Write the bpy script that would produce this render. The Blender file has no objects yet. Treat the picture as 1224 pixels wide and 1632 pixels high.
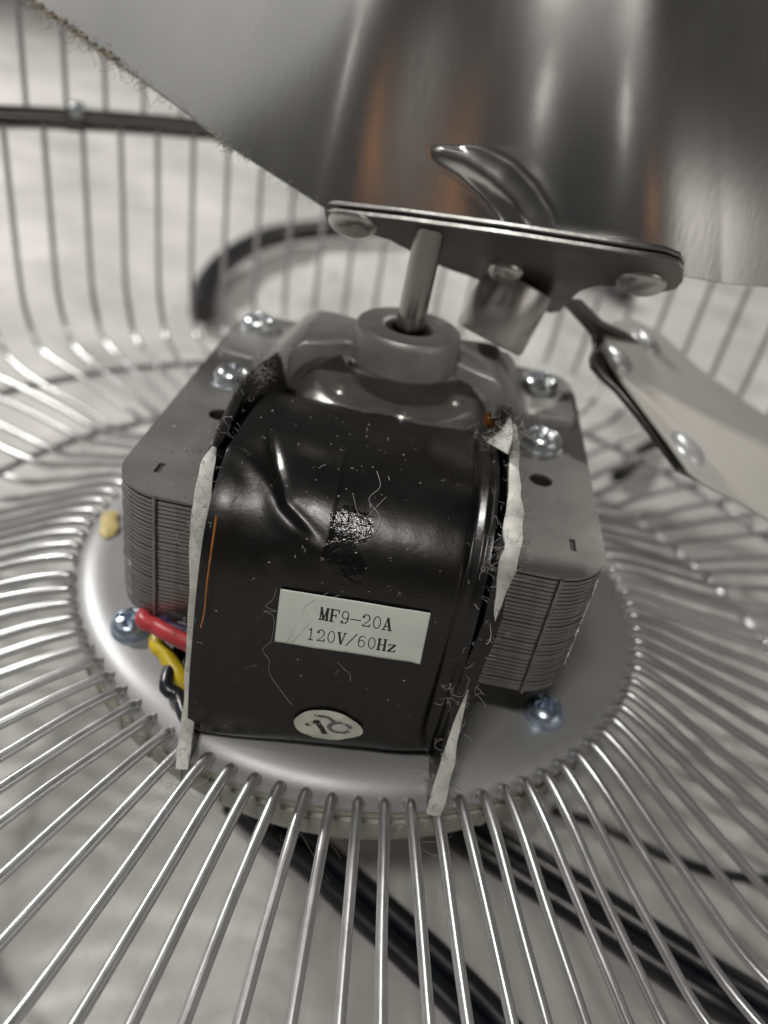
import bpy, bmesh, math, random
from mathutils import Vector, Matrix, noise
random.seed(7)
MM = 0.001
PI = math.pi
scene = bpy.context.scene
# ------------------------------------------------------------------ camera
CAM = Vector((5.102, -139.613, 108.208))
RX = Vector((0.980345, 0.119920, 0.156664))
RY = Vector((0.196797, -0.538140, -0.819558))
RZ = Vector((-0.013974, 0.834282, -0.551163))
FPX = 1256.7
cd = bpy.data.cameras.new("camera"); cam = bpy.data.objects.new("camera", cd)
scene.collection.objects.link(cam); scene.camera = cam
cam.matrix_world = Matrix.Translation(CAM * MM) @ Matrix((RX, -RY, -RZ)).transposed().to_4x4()
cd.sensor_fit = 'VERTICAL'; cd.sensor_height = 36; cd.sensor_width = 27
cd.lens = 36 * FPX / 1632
cd.clip_start = 0.005; cd.clip_end = 30
cd.dof.use_dof = True; cd.dof.focus_distance = 0.116
cd.dof.aperture_fstop = cd.lens / 2.45
scene.view_settings.view_transform = 'Standard'; scene.view_settings.look = 'None'
scene.view_settings.exposure = 0.0; scene.view_settings.gamma = 1.0
# ------------------------------------------------------------------ light
world = bpy.data.worlds.new("World"); scene.world = world; world.use_nodes = True
bg = world.node_tree.nodes['Background']
bg.inputs[0].default_value = (0.80, 0.84, 0.90, 1); bg.inputs[1].default_value = 0.03
def area(name, loc, target, size, watts, col, shape='DISK', sy=None):
    l = bpy.data.lights.new(name, 'AREA'); l.shape = shape; l.size = size
    if sy: l.size_y = sy
    l.energy = watts; l.color = col
    o = bpy.data.objects.new(name, l); scene.collection.objects.link(o)
    o.location = loc; o.rotation_euler = (Vector(target) - Vector(loc)).to_track_quat('-Z', 'Y').to_euler()
    return o
area("ceiling_tube", (-0.24, -0.76, 1.30), (0, 0, 0), 0.32, 10.5, (1.0, 0.97, 0.92), 'RECTANGLE', 0.06)
area("back_fill", (-1.15, 0.50, 0.95), (-0.35, 0.5, -0.06), 0.12, 22, (1.0, 0.97, 0.93))  # unseen fill at back left, added to brighten the far floor
area("back_fill", (0.75, 1.35, 1.25), (-0.05, 0.3, 0), 0.10, 7, (1.0, 0.965, 0.91))  # unseen fill at back right, added to brighten the second blade
area("left_blade_fill", (-1.0, -0.55, 0.95), (0, 0, 0), 1.1, 0.95, (0.97, 0.98, 1.0), 'RECTANGLE', 0.8)  # no window: added panel for the main blade's left part to reflect
area("right_blade_fill", (1.12, -0.76, 0.50), (0, 0, 0.05), 0.9, 1.8, (1.0, 0.96, 0.90), 'RECTANGLE', 0.5)  # added low panel giving the blade's lower right its cream reflection
area("right_blade_fill", (1.45, -0.30, 1.05), (0, 0, 0.05), 0.6, 0.4, (1.0, 0.97, 0.92), 'RECTANGLE', 0.6)  # dim panel added so the blade's right side reflects mid grey
area("streak_fill", (-0.22, -1.30, 0.82), (0, 0, 0.1), 0.06, 0.12, (1.0, 0.97, 0.92))  # small added source, makes the thin bright streaks along the blade fold
area("orange_blade_fill", (0.38, -1.0, 0.5), (0, 0, 0.1), 0.08, 0.03, (1.0, 0.45, 0.18))  # added source standing in for an orange object mirrored in the blade
# ------------------------------------------------------------------ helpers
COL = scene.collection
def at(u, v, axis, val):
    """point (mm) where the sight line through photo pixel u,v meets the plane axis = val"""
    d = RX * ((u - 612) / FPX) + RY * ((v - 816) / FPX) + RZ
    return CAM + d * ((val - CAM[axis]) / d[axis])
def deep(u, v, dist):
    d = RX * ((u - 612) / FPX) + RY * ((v - 816) / FPX) + RZ
    return CAM + d * dist
def on_plane(u, v, p, n):
    d = RX * ((u - 612) / FPX) + RY * ((v - 816) / FPX) + RZ
    return CAM + d * ((p - CAM).dot(n) / d.dot(n))
def V(*a): return Vector(a)
class MB:
    def __init__(s): s.v = []; s.f = []; s.m = []
    def add(s, vs, fs, mi=0):
        o = len(s.v); s.v += [Vector(x) for x in vs]; s.f += [tuple(i + o for i in f) for f in fs]; s.m += [mi] * len(fs)
        return s
    def tube(s, path, r, n=8, closed=False, caps=True, flat=1.0, up=None, mi=0):
        path = [Vector(x) for x in path]; N = len(path)
        rr = r if callable(r) else (lambda t: r)
        vs = []; T0 = None; nrm = None
        for i, c in enumerate(path):
            a = path[(i - 1) % N] if (closed or i) else path[0]
            b = path[(i + 1) % N] if (closed or i < N - 1) else path[-1]
            t = (b - a).normalized()
            if nrm is None:
                nrm = Vector(up) if up is not None else (Vector((0, 0, 1)) if abs(t.z) < .9 else Vector((1, 0, 0)))
            nrm = (nrm - t * nrm.dot(t)).normalized(); bn = t.cross(nrm)
            R = rr(i / max(1, N - 1))
            for k in range(n):
                w = 2 * PI * k / n
                vs.append(c + nrm * (math.cos(w) * R) + bn * (math.sin(w) * R * flat))
        fs = []
        for i in range(N if closed else N - 1):
            for k in range(n):
                j = (i + 1) % N
                fs.append((i * n + k, i * n + (k + 1) % n, j * n + (k + 1) % n, j * n + k))
        if caps and not closed:
            fs.append(tuple(range(n))[::-1]); fs.append(tuple(range((N - 1) * n, N * n)))
        return s.add(vs, fs, mi)
    def lathe(s, prof, n=32, M=None, mi=0, capa=True, capb=True):
        M = M or Matrix.Identity(4); vs = []; fs = []
        for (r, z) in prof:
            for k in range(n):
                w = 2 * PI * k / n; vs.append(M @ Vector((r * math.cos(w), r * math.sin(w), z)))
        for i in range(len(prof) - 1):
            for k in range(n):
                fs.append((i * n + k, i * n + (k + 1) % n, (i + 1) * n + (k + 1) % n, (i + 1) * n + k))
        if capa: fs.append(tuple(range(n))[::-1])
        if capb: fs.append(tuple(range((len(prof) - 1) * n, len(prof) * n)))
        return s.add(vs, fs, mi)
    def prism(s, pts, off, mi=0):
        """closed outline (3d points) swept by vector off"""
        n = len(pts); pts = [Vector(p) for p in pts]; off = Vector(off)
        fs = [tuple(range(n))[::-1], tuple(range(n, 2 * n))] + [(k, (k + 1) % n, n + (k + 1) % n, n + k) for k in range(n)]
        return s.add(pts + [p + off for p in pts], fs, mi)
    def grid(s, P, closed=False, mi=0):
        a = len(P); b = len(P[0]); vs = [p for row in P for p in row]
        return s.add(vs, [(i * b + j, i * b + j + 1, (i + 1) * b + j + 1, (i + 1) * b + j) for i in range(a - 1) for j in range(b - 1)], mi)
    def mesh(s, name, mats, smooth=True, ang=35):
        me = bpy.data.meshes.new(name)
        me.from_pydata([p * MM for p in s.v], [], s.f)
        for m in (mats if isinstance(mats, (list, tuple)) else [mats]): me.materials.append(m)
        if len(me.materials) > 1: me.polygons.foreach_set('material_index', s.m)
        bm = bmesh.new(); bm.from_mesh(me); bmesh.ops.recalc_face_normals(bm, faces=bm.faces); bm.to_mesh(me); bm.free()
        if smooth:
            me.shade_smooth(); me.set_sharp_from_angle(angle=math.radians(ang))
        return me
    def build(s, name, mats, parent=None, smooth=True, ang=35, bevel=0):
        return link(name, s.mesh(name, mats, smooth, ang), parent, bevel)
def wloc(o):
    p = Vector((0, 0, 0))
    while o: p += o.location; o = o.parent
    return p
def link(name, me, parent=None, bevel=0):
    o = bpy.data.objects.new(name, me); COL.objects.link(o)
    if parent: o.parent = parent; o.location = -wloc(parent)
    if bevel:
        b = o.modifiers.new('bevel', 'BEVEL'); b.width = bevel * MM; b.segments = 2; b.limit_method = 'ANGLE'
    return o
def thing(name, label, cat, loc=(0, 0, 0), group=None):
    o = bpy.data.objects.new(name, None); COL.objects.link(o); o.empty_display_size = .02
    o.location = Vector(loc) * MM; o['label'] = label; o['category'] = cat
    if group: o['group'] = group
    return o
def tag(o, label=None, cat=None, kind=None, group=None):
    if label: o['label'] = label
    if cat: o['category'] = cat
    if kind: o['kind'] = kind
    if group: o['group'] = group
    return o
def smoothpath(P, k=6, closed=False):
    P = [Vector(p) for p in P]; n = len(P); out = []
    for i in range(n if closed else n - 1):
        g = (lambda j: P[j % n]) if closed else (lambda j: P[max(0, min(n - 1, j))])
        a, b, c, d = g(i - 1), g(i), g(i + 1), g(i + 2)
        for q in range(k):
            t = q / k
            out.append(0.5 * ((2 * b) + (c - a) * t + (2 * a - 5 * b + 4 * c - d) * t * t + (3 * b - a - 3 * c + d) * t ** 3))
    if not closed: out.append(P[-1])
    return out
def interp(x, X, Y):
    if x <= X[0]: return Y[0]
    for i in range(len(X) - 1):
        if x <= X[i + 1]:
            return Y[i] + (Y[i + 1] - Y[i]) * (x - X[i]) / (X[i + 1] - X[i])
    return Y[-1]
def sst(a, b, x):
    t = max(0, min(1, (x - a) / (b - a))); return t * t * (3 - 2 * t)
# ------------------------------------------------------------------ materials
def mat(name, col, metal=0, rough=.5, var=0.0, vscale=60, bump=0.0, bscale=400, rvar=0.0, stretch=(1, 1, 1), aniso=0, col2=None, coat=0, spec=.5, dust=0, dustcol=(.6, .58, .53), bdist=0.0003):
    m = bpy.data.materials.new(name); m.use_nodes = True; nt = m.node_tree; N = nt.nodes; L = nt.links
    b = N['Principled BSDF']; b.inputs['Metallic'].default_value = metal; b.inputs['Roughness'].default_value = rough
    b.inputs['Specular IOR Level'].default_value = spec
    b.inputs['Coat Weight'].default_value = coat; b.inputs['Anisotropic'].default_value = aniso
    tc = N.new('ShaderNodeTexCoord'); mp = N.new('ShaderNodeMapping'); mp.inputs['Scale'].default_value = stretch
    L.new(tc.outputs['Object'], mp.inputs[0])
    def nz(sc, det=4, r=.6):
        n = N.new('ShaderNodeTexNoise'); n.inputs['Scale'].default_value = sc; n.inputs['Detail'].default_value = det; n.inputs['Roughness'].default_value = r
        L.new(mp.outputs[0], n.inputs['Vector']); return n
    c2 = col2 or tuple(c * (1 - var) for c in col)
    n1 = nz(vscale); mr = N.new('ShaderNodeMapRange'); mr.inputs['From Min'].default_value = .32; mr.inputs['From Max'].default_value = .68
    L.new(n1.outputs[0], mr.inputs[0])
    mx = N.new('ShaderNodeMix'); mx.data_type = 'RGBA'; mx.inputs['A'].default_value = (*col, 1); mx.inputs['B'].default_value = (*c2, 1)
    L.new(mr.outputs[0], mx.inputs['Factor']); cur = mx.outputs['Result']
    if dust:
        n3 = nz(vscale * 14, 3, .7); r3 = N.new('ShaderNodeMapRange'); r3.inputs['From Min'].default_value = .68; r3.inputs['From Max'].default_value = .74; r3.inputs['To Max'].default_value = dust
        L.new(n3.outputs[0], r3.inputs[0]); m3 = N.new('ShaderNodeMix'); m3.data_type = 'RGBA'; m3.inputs['B'].default_value = (*dustcol, 1)
        L.new(r3.outputs[0], m3.inputs['Factor']); L.new(cur, m3.inputs['A']); cur = m3.outputs['Result']
        r4 = N.new('ShaderNodeMath'); r4.operation = 'MULTIPLY_ADD'; r4.inputs[1].default_value = -metal; r4.inputs[2].default_value = metal
        L.new(r3.outputs[0], r4.inputs[0]); L.new(r4.outputs[0], b.inputs['Metallic'])
    L.new(cur, b.inputs['Base Color'])
    if rvar:
        n2 = nz(vscale * 1.7, 5); r2 = N.new('ShaderNodeMapRange'); r2.inputs['From Min'].default_value = .3; r2.inputs['From Max'].default_value = .7
        r2.inputs['To Min'].default_value = max(.02, rough - rvar); r2.inputs['To Max'].default_value = min(1, rough + rvar)
        L.new(n2.outputs[0], r2.inputs[0]); L.new(r2.outputs[0], b.inputs['Roughness'])
    if bump:
        n4 = nz(bscale, 4); bp = N.new('ShaderNodeBump'); bp.inputs['Strength'].default_value = bump; bp.inputs['Distance'].default_value = bdist
        L.new(n4.outputs[0], bp.inputs['Height']); L.new(bp.outputs[0], b.inputs['Normal'])
    return m
M = {}
M['lam_top'] = mat('rolled_steel_face', (.23, .23, .22), .6, .50, .22, 50, .12, 1500, .08, dust=.55)
M['lam'] = mat('steel_lamination_edge', (.29, .285, .275), .85, .33, .5, 180, .25, 900, .12)
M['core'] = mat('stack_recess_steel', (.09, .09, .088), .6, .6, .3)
M['zinc'] = mat('cast_zinc', (.36, .358, .345), .55, .46, .25, 90, .35, 900, .1)
M['alu_cast'] = mat('cast_aluminium_rotor', (.56, .55, .52), .85, .36, .35, 120, .25, 500, .12)
M['chrome'] = mat('zinc_plated_screw', (.66, .69, .72), .85, .24, .2, 500, .1, 900, .08)
M['chrome_blue'] = mat('blue_passivated_screw', (.50, .58, .70), .85, .24, .35, 300, .15, 900, .08)
M['shaft'] = mat('polished_shaft_steel', (.30, .295, .28), 1, .2, .3, 200, .05, 600, .06, stretch=(1, 1, .15))
M['tape'] = mat('black_insulating_tape', (.004, .004, .0043), 0, .34, 0, 40, .5, 1300, .06, col2=(.011, .011, .0115), spec=.42, dust=.5, bdist=.00012)
M['tape_wrap'] = mat('black_tape_with_residue', (.003, .003, .0033), 0, .32, 0, 40, .35, 1100, .06, col2=(.006, .006, .0063), spec=.5, dust=.25, bdist=.0001)
def residue(m, spots):
    """shiny crinkled glue residue with ragged edges at fixed places on the tape"""
    nt = m.node_tree; N = nt.nodes; L = nt.links; b = N['Principled BSDF']
    tc = N.new('ShaderNodeTexCoord'); nz = N.new('ShaderNodeTexNoise'); nz.inputs['Scale'].default_value = 260; nz.inputs['Detail'].default_value = 6
    L.new(tc.outputs['Object'], nz.inputs['Vector']); acc = None
    for (x, y, z, rx, ry, rz) in spots:
        mp = N.new('ShaderNodeMapping'); mp.vector_type = 'TEXTURE'; mp.inputs['Location'].default_value = (x * MM, y * MM, z * MM); mp.inputs['Scale'].default_value = (rx * MM, ry * MM, rz * MM)
        L.new(tc.outputs['Object'], mp.inputs[0]); ln = N.new('ShaderNodeVectorMath'); ln.operation = 'LENGTH'; L.new(mp.outputs[0], ln.inputs[0])
        ad = N.new('ShaderNodeMath'); ad.operation = 'MULTIPLY_ADD'; ad.inputs[1].default_value = 2.4; L.new(nz.outputs[0], ad.inputs[0]); L.new(ln.outputs['Value'], ad.inputs[2])
        mr = N.new('ShaderNodeMapRange'); mr.inputs['From Min'].default_value = 2.02; mr.inputs['From Max'].default_value = 2.3; mr.inputs['To Min'].default_value = 1; mr.inputs['To Max'].default_value = 0
        L.new(ad.outputs[0], mr.inputs[0])
        if acc is None: acc = mr.outputs[0]
        else:
            mx = N.new('ShaderNodeMath'); mx.operation = 'MAXIMUM'; L.new(acc, mx.inputs[0]); L.new(mr.outputs[0], mx.inputs[1]); acc = mx.outputs[0]
    old = b.inputs['Roughness'].links[0].from_socket
    mf = N.new('ShaderNodeMix'); mf.data_type = 'FLOAT'; L.new(acc, mf.inputs['Factor']); L.new(old, mf.inputs['A']); mf.inputs['B'].default_value = .13; L.new(mf.outputs['Result'], b.inputs['Roughness'])
    n5 = N.new('ShaderNodeTexNoise'); n5.inputs['Scale'].default_value = 900; n5.inputs['Detail'].default_value = 5; L.new(tc.outputs['Object'], n5.inputs['Vector'])
    sb = N.new('ShaderNodeMath'); sb.operation = 'SUBTRACT'; sb.inputs[1].default_value = .5; L.new(n5.outputs[0], sb.inputs[0]); mu = N.new('ShaderNodeMath'); mu.operation = 'MULTIPLY'; L.new(sb.outputs[0], mu.inputs[0]); L.new(acc, mu.inputs[1])
    bp = N.new('ShaderNodeBump'); bp.inputs['Strength'].default_value = .8; bp.inputs['Distance'].default_value = .00028
    L.new(mu.outputs[0], bp.inputs['Height']); L.new(b.inputs['Normal'].links[0].from_socket, bp.inputs['Normal']); L.new(bp.outputs[0], b.inputs['Normal'])
residue(M['tape_wrap'], [(-.8, -46.8, 43.6, 3.4, 2.6, 2.4), (.4, -50.4, 38.5, 2.0, 2, 3.6), (2.2, -51.8, 33, 1.6, 2, 2.4), (-2.8, -48, 42, 1.1, 3, 4.0)])
M['paper_edge'] = mat('pale_insulation_paper', (.68, .67, .63), 0, .6, .5, 150, .5, 600, .1, dust=.4, dustcol=(.25, .24, .22))
M['label'] = mat('sticker_paper', (.60, .64, .58), 0, .38, .1, 120, .12, 500, .08)
M['sticker'] = mat('worn_round_sticker', (.55, .57, .49), 0, .42, .28, 260, .4, 400, .1)
M['ink'] = mat('black_ink', (.01, .01, .01), 0, .5)
M['pen'] = mat('grey_marker', (.12, .12, .12), 0, .5, .4, 400)
M['plate'] = mat('silver_lacquer_plate', (.36, .365, .375), .5, .46, .1, 30, .08, 1800, .05)
M['wire'] = mat('plated_guard_wire', (.55, .555, .56), .85, .33, .15, 130, .05, 900, .06, dust=.08, dustcol=(.2, .19, .17))
M['alu'] = mat('brushed_aluminium_sheet', (.68, .675, .655), 1, .25, .10, 14, .3, 900, .05, stretch=(1, 1, .04), bdist=.00004)
M['spider'] = mat('galvanised_steel_bracket', (.22, .217, .21), .85, .36, .3, 70, .2, 700, .1)
M['hub'] = mat('turned_steel_hub', (.54, .53, .505), .9, .32, .2, 90, .2, 500, .06)
M['blade2'] = mat('floor_lit_aluminium_blade', (.68, .665, .62), .25, .45, .06, 20, .1, 900, .05)  # same aluminium as main blade; paleness from the lit floor painted in
M['rivet'] = mat('bright_rivet', (.78, .79, .80), .5, .32, .1, 100)
M['copper'] = mat('enamelled_copper', (.62, .22, .04), .8, .35, .3, 300)
M['red'] = mat('red_pvc', (.45, .035, .042), 0, .38, .35, 200, .05)
M['yellow'] = mat('yellow_pvc', (.62, .46, .02), 0, .4, .3, 200, .05)
M['blackpvc'] = mat('black_cable_sheath', (.012, .013, .017), 0, .3, .2, 60, .1, 500)
M['tubeblack'] = mat('black_painted_tube', (.022, .022, .025), 0, .4, .2, 30)
M['plastic'] = mat('olive_grey_plastic', (.30, .31, .26), 0, .5, .25, 60, .1, 500)
M['dark'] = mat('dark_cast_housing', (.035, .035, .035), .4, .5, .3)
M['glue'] = mat('yellow_glue', (.62, .50, .22), 0, .4, .3, 300, .5, 400)
M['lint'] = mat('lint_fibre', (.42, .41, .38), 0, .9, .3, 300)
M['lint_dark'] = mat('dark_lint_fibre', (.06, .055, .05), 0, .9, .3, 300)
M['tan'] = mat('packed_dust', (.36, .32, .25), 0, 1, .4, 400, .8, 900)
M['floor'] = mat('pale_floor_sheet', (.60, .592, .572), 0, .62, .35, 11, .5, 60, .08, bdist=.002)

# ------------------------------------------------------------------ floor
FZ = -62
fm = MB(); NX = 150
def fh(x, y):
    a = noise.noise(V(x / 60, y / 60, 1)) * 2.5 + noise.noise(V(x / 23, y / 34, 4)) * 1.2
    rdg = 1 - abs(noise.noise(V(x / 75 + 3, y / 55, 9))) * 3
    return a * 1.6 + max(0, rdg) ** 3 * 5.0 + noise.noise(V(x / 11, y / 13, 2)) * .8
P = []
for i in range(NX + 1):
    row = []
    for j in range(NX + 1):
        s = (i / NX * 2 - 1); t = (j / NX * 2 - 1)
        x = 20 + 500 * s * (0.6 + 5.4 * abs(s) ** 4); y = 120 + 500 * t * (0.6 + 5.4 * abs(t) ** 4)
        row.append(V(x, y, FZ + fh(x, y) * (1 - sst(500, 1200, math.hypot(x, y)))))
    P.append(row)
fm.grid(P); tag(fm.build('floor', M['floor'], ang=180), kind='structure')

# ------------------------------------------------------------------ wire guard
CX, CY = .54, 2.07
DL = 0.069544282951; PH = 3.518086734675
guard = thing('wire_guard', 'round silver wire cage bowl surrounding the motor, spokes joined to a round plate', 'fan guard', (CX, CY, 0))
KR = [59.5, 61.0, 61.6, 63.4, 70, 80, 90, 100, 112, 130, 148, 162, 171, 177, 180.5, 181.5, 182]
KZ = [-3.0, -2.6, -.9, -.7, -2.6, -6.6, -10.4, -14.0, -15.5, -17, -18, -18, -16, -9, 2, 30, 53]
RIMR, RIMZ = 182.5, 53.0
def zfac(a, r):
    h = 1 - .53 * math.cos(a) + .22 * math.sin(a) - .8 * math.sin(2 * a)
    k = (1 - sst(-.1, .5, math.sin(a))) * (1 - sst(105, 150, r))
    return 1 + (h - 1) * k
def swirl(a, r):
    w = max(r - 62, 0) / 40; w = w / (.4 + w) * 1.4
    h = -.08 + .17 * math.cos(a) + .18 * math.sin(a) - .16 * math.cos(2 * a) + .04 * math.sin(2 * a)
    return w * h / 10 * (1 - sst(120, 170, r))
for i in range(90):
    a0 = PH + DL * i; pts = []
    jz = random.uniform(-.8, .8); js = random.uniform(-.009, .009)
    for r, z in zip(KR, KZ):
        k = sst(62, 85, r) * (1 - sst(150, 170, r)); a = a0 + swirl(a0, r) + js * k
        pts.append(V(CX + r * math.cos(a), CY + r * math.sin(a), z * (zfac(a0, r) if z < 0 else 1) + jz * k))
    w = MB(); w.tube(smoothpath(pts, 4), .93, 10); w.build('wire', M['wire'], guard, ang=60)
def ring(R, z, r, name, par, m, n=120, flat=1.0, rseg=8):
    MB().tube([V(CX + R * math.cos(2 * PI * k / n), CY + R * math.sin(2 * PI * k / n), z) for k in range(n)], r, rseg, closed=True, flat=flat, up=(0, 0, 1)).build(name, m, par, ang=60)
ring(149, -20.2, 1.3, 'support_ring', guard, M['wire'])
ring(110, -19.5, 1.1, 'support_ring', guard, M['wire'])
ring(RIMR + 1.6, RIMZ, 1.9, 'rim_ring', guard, M['spider'])
# mounting plate: dished disc with a rolled lip
pl = MB(); prof = [(0, .9), (6, .9), (30, 1.0), (50, 1.1), (54.5, 1.15), (56.5, 1.0), (58.6, .45), (60.2, -.5), (61.2, -1.7), (61.7, -3.0), (61.5, -3.7), (60.6, -3.8), (59.8, -3.0), (58.4, -1.4), (56, -.4), (30, -.3), (0.01, -.3)]
pl.lathe([(max(r, .01), z) for r, z in prof], 128, Matrix.Translation((CX, CY, 0)))
plate = pl.build('mounting_plate', M['plate'], guard, ang=50)
rc = MB(); rc.lathe([(58, -3.8), (60.9, -4.2), (60.9, -6.0), (60.2, -6.3), (60.2, -7.4), (60.8, -7.7), (60.5, -11.5), (59, -15), (52, -18), (30, -19)], 96, Matrix.Translation((CX, CY, 0)), capa=False)
back = rc.build('rear_cover', M['plastic'], guard, ang=30)
for k in range(48):
    a = 2 * PI * k / 48; c, s = math.cos(a), math.sin(a)
    b = MB(); o = V(CX, CY, 0) + V(c, s, 0) * 59.9; t = V(-s, c, 0)
    b.prism([o - t * .5 + V(0, 0, -8.2), o + t * .5 + V(0, 0, -8.2), o + t * .5 + V(0, 0, -12.0) - V(c, s, 0) * .4, o - t * .5 + V(0, 0, -12.0) - V(c, s, 0) * .4], V(c, s, 0) * 1.3)
    b.build('rib', M['plastic'], back, smooth=False)
def screw_mb(c, R, h, slot=True, ax=None, washer=0):
    """pan head cross screw; returns head, recess meshes"""
    z = Vector(ax or (0, 0, 1)).normalized(); q = z.to_track_quat('Z', 'Y').to_matrix().to_4x4(); T = Matrix.Translation(c) @ q @ Matrix.Rotation(random.uniform(0, 1.5), 4, 'Z')
    hd = MB(); n = 40; prof = []
    if washer: prof += [(washer, 0), (washer, .35), (R * 1.0, .4)]
    prof += [(R, .05 if not washer else .4), (R * 1.0, h * .35)]
    for k in range(1, 9):
        w = k / 8 * PI / 2; prof.append((R * math.cos(w) * .98 + .001, h * .35 + h * .65 * math.sin(w)))
    # grid dome with a cross pressed in
    vs = []; rings = len(prof); n = 48
    for (r, zz) in prof:
        for k in range(n):
            w = 2 * PI * k / n; x, y = r * math.cos(w), r * math.sin(w); d = 0
            if r < R * .68:
                cw = R * .15; dep = h * .62 * (1 - r / (R * .68)) ** .5
                e = min(abs(x), abs(y))
                d = dep * (1 - sst(cw * .7, cw * 1.25, e))
            vs.append(T @ V(x, y, zz - d))
    fs = [(i * n + k, i * n + (k + 1) % n, (i + 1) * n + (k + 1) % n, (i + 1) * n + k) for i in range(rings - 1) for k in range(n)]
    fs.append(tuple(range((rings - 1) * n, rings * n)))
    hd.add(vs, fs); return hd
def screw_fine(c, R, h, tilt=None, rot=None):
    """square grid dome so that the cross recess reads"""
    z = Vector(tilt or (0, 0, 1)).normalized(); T = Matrix.Translation(c) @ z.to_track_quat('Z', 'Y').to_matrix().to_4x4() @ Matrix.Rotation(random.uniform(0, 1.5) if rot is None else rot, 4, 'Z')
    m = MB(); n = 44; nr = 22; vs = []
    for i in range(nr + 1):
        r = R * i / nr
        for k in range(n):
            w = 2 * PI * k / n; x, y = r * math.cos(w), r * math.sin(w)
            zz = h * (.32 + .68 * math.sqrt(max(0, 1 - (r / R) ** 2 * .985)))
            if r < R * .72:
                e = min(abs(x), abs(y)); zz -= h * .5 * (1 - sst(R * .10, R * .19, e)) * (1 - sst(R * .35, R * .72, r))
                if r < R * .2: zz -= h * .05
            vs.append(T @ V(x, y, zz))
    for k in range(n):
        w = 2 * PI * k / n; vs.append(T @ V(R * 1.0 * math.cos(w), R * 1.0 * math.sin(w), 0))
    fs = [(i * n + k, i * n + (k + 1) % n, (i + 1) * n + (k + 1) % n, (i + 1) * n + k) for i in range(nr + 1) for k in range(n)]
    m.add(vs, fs); return m
for (x, y) in ((-39.2, -33.6), (39.5, -34.2), (40, 37), (-39.5, 37.5)):
    s = screw_fine(V(x, y, 1.1), 3.75, 3.7).build('screw', M['chrome_blue'], guard, ang=40)
# front half of the cage above the rim
fg = thing('front_grille', 'upper ring of the cage with thin upright wires rising out of the picture', 'fan grille', (CX, CY, RIMZ))
ring(RIMR + 1.2, RIMZ + 3.6, 1.5, 'rim_ring', fg, M['spider'])
for i in range(14, 60):
    a = PH - PI + DL * (i + .45) + .5
    a = math.radians(70 + (i - 14) * 3.98)
    if a > math.radians(215): break
    pts = [V(CX + r * math.cos(a), CY + r * math.sin(a), z) for r, z in ((184.5, RIMZ + 2.5), (184.5, 90), (184, 115), (181, 140), (172, 158), (150, 166))]
    MB().tube(smoothpath(pts, 4), .85, 8).build('wire', M['wire'], fg, ang=60)
# clip bolt on the rim
cb = at(120, 165, 1, 133); cdir = (V(cb.x - CX, cb.y - CY, 0)).normalized(); cp = V(CX, CY, 0) + cdir * (RIMR - 1.0) + V(0, 0, RIMZ + 3.5)
MB().prism([cp + V(0, 0, -5) + cdir.cross(V(0, 0, 1)) * s for s in (-3, 3)] + [cp + V(0, 0, 4) + cdir.cross(V(0, 0, 1)) * s for s in (3, -3)], -cdir * 1.4).build('rim_clip', M['spider'], fg, bevel=.3)
screw_fine(cp - cdir * 1.4 + V(0, 0, 1.6), 2.4, 2.0, tilt=-cdir + V(0, 0, .3)).build('clip_screw', M['chrome'], fg, ang=40)

# ------------------------------------------------------------------ motor
motor = thing('fan_motor', 'bare electric motor with black taped coil, laminated steel stack and printed white label', 'motor', (0, 0, 1))
# laminations: square sheets with rounded corners and punched holes
def rsq(w, d, rn, rf, n=7):
    pts = []
    for (cx, cy, a0, r) in ((w - rf, d - rf, 0, rf), (-w + rf, d - rf, 90, rf), (-w + rn, -d + rn, 180, rn), (w - rn, -d + rn, 270, rn)):
        for k in range(n + 1):
            a = math.radians(a0 + 90 * k / n); pts.append((cx + r * math.cos(a), cy + r * math.sin(a)))
    return pts
def circ(x, y, r, n=16, sx=1, sy=1): return [(x + r * sx * math.cos(2 * PI * k / n), y + r * sy * math.sin(2 * PI * k / n)) for k in range(n)]
def sheet(name, outline, holes, th, m):
    cu = bpy.data.curves.new(name, 'CURVE'); cu.dimensions = '2D'; cu.fill_mode = 'BOTH'; cu.extrude = th / 2 * MM
    for pts in [outline] + holes:
        sp = cu.splines.new('POLY'); sp.points.add(len(pts) - 1)
        for k, (x, y) in enumerate(pts): sp.points[k].co = (x * MM, y * MM, 0, 1)
        sp.use_cyclic_u = True
    o = bpy.data.objects.new(name, cu); COL.objects.link(o)
    dg = bpy.context.evaluated_depsgraph_get(); me = bpy.data.meshes.new_from_object(o.evaluated_get(dg))
    bpy.data.objects.remove(o); me.name = name; me.materials.clear(); me.materials.append(m); me.shade_flat()
    return me
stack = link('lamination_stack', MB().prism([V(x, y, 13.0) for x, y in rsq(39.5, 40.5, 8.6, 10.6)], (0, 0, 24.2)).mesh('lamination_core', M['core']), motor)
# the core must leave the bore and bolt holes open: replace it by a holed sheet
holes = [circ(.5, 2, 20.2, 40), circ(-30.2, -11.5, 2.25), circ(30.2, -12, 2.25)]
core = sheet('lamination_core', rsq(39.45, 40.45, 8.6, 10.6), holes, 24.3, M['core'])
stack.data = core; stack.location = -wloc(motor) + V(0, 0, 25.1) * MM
slots = [[(-34.5, -34.4), (-33.4, -34.4), (-33.4, -31.4), (-34.5, -31.4)], [(34.1, -33), (35.1, -33), (35.1, -29.6), (34.1, -29.6)]]
lam_me = sheet('lamination', rsq(40, 41, 9, 11), holes, .60, M['lam'])
top_me = sheet('lamination', rsq(40, 41, 9, 11), [circ(.5, 2, 20.2, 40), circ(-30.2, -11.5, 2.2, 28), circ(30.2, -12, 2.2, 28)] + slots, .52, M['lam_top'])
NL = 32; pitch = (37.6 - 12.5) / NL
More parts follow.
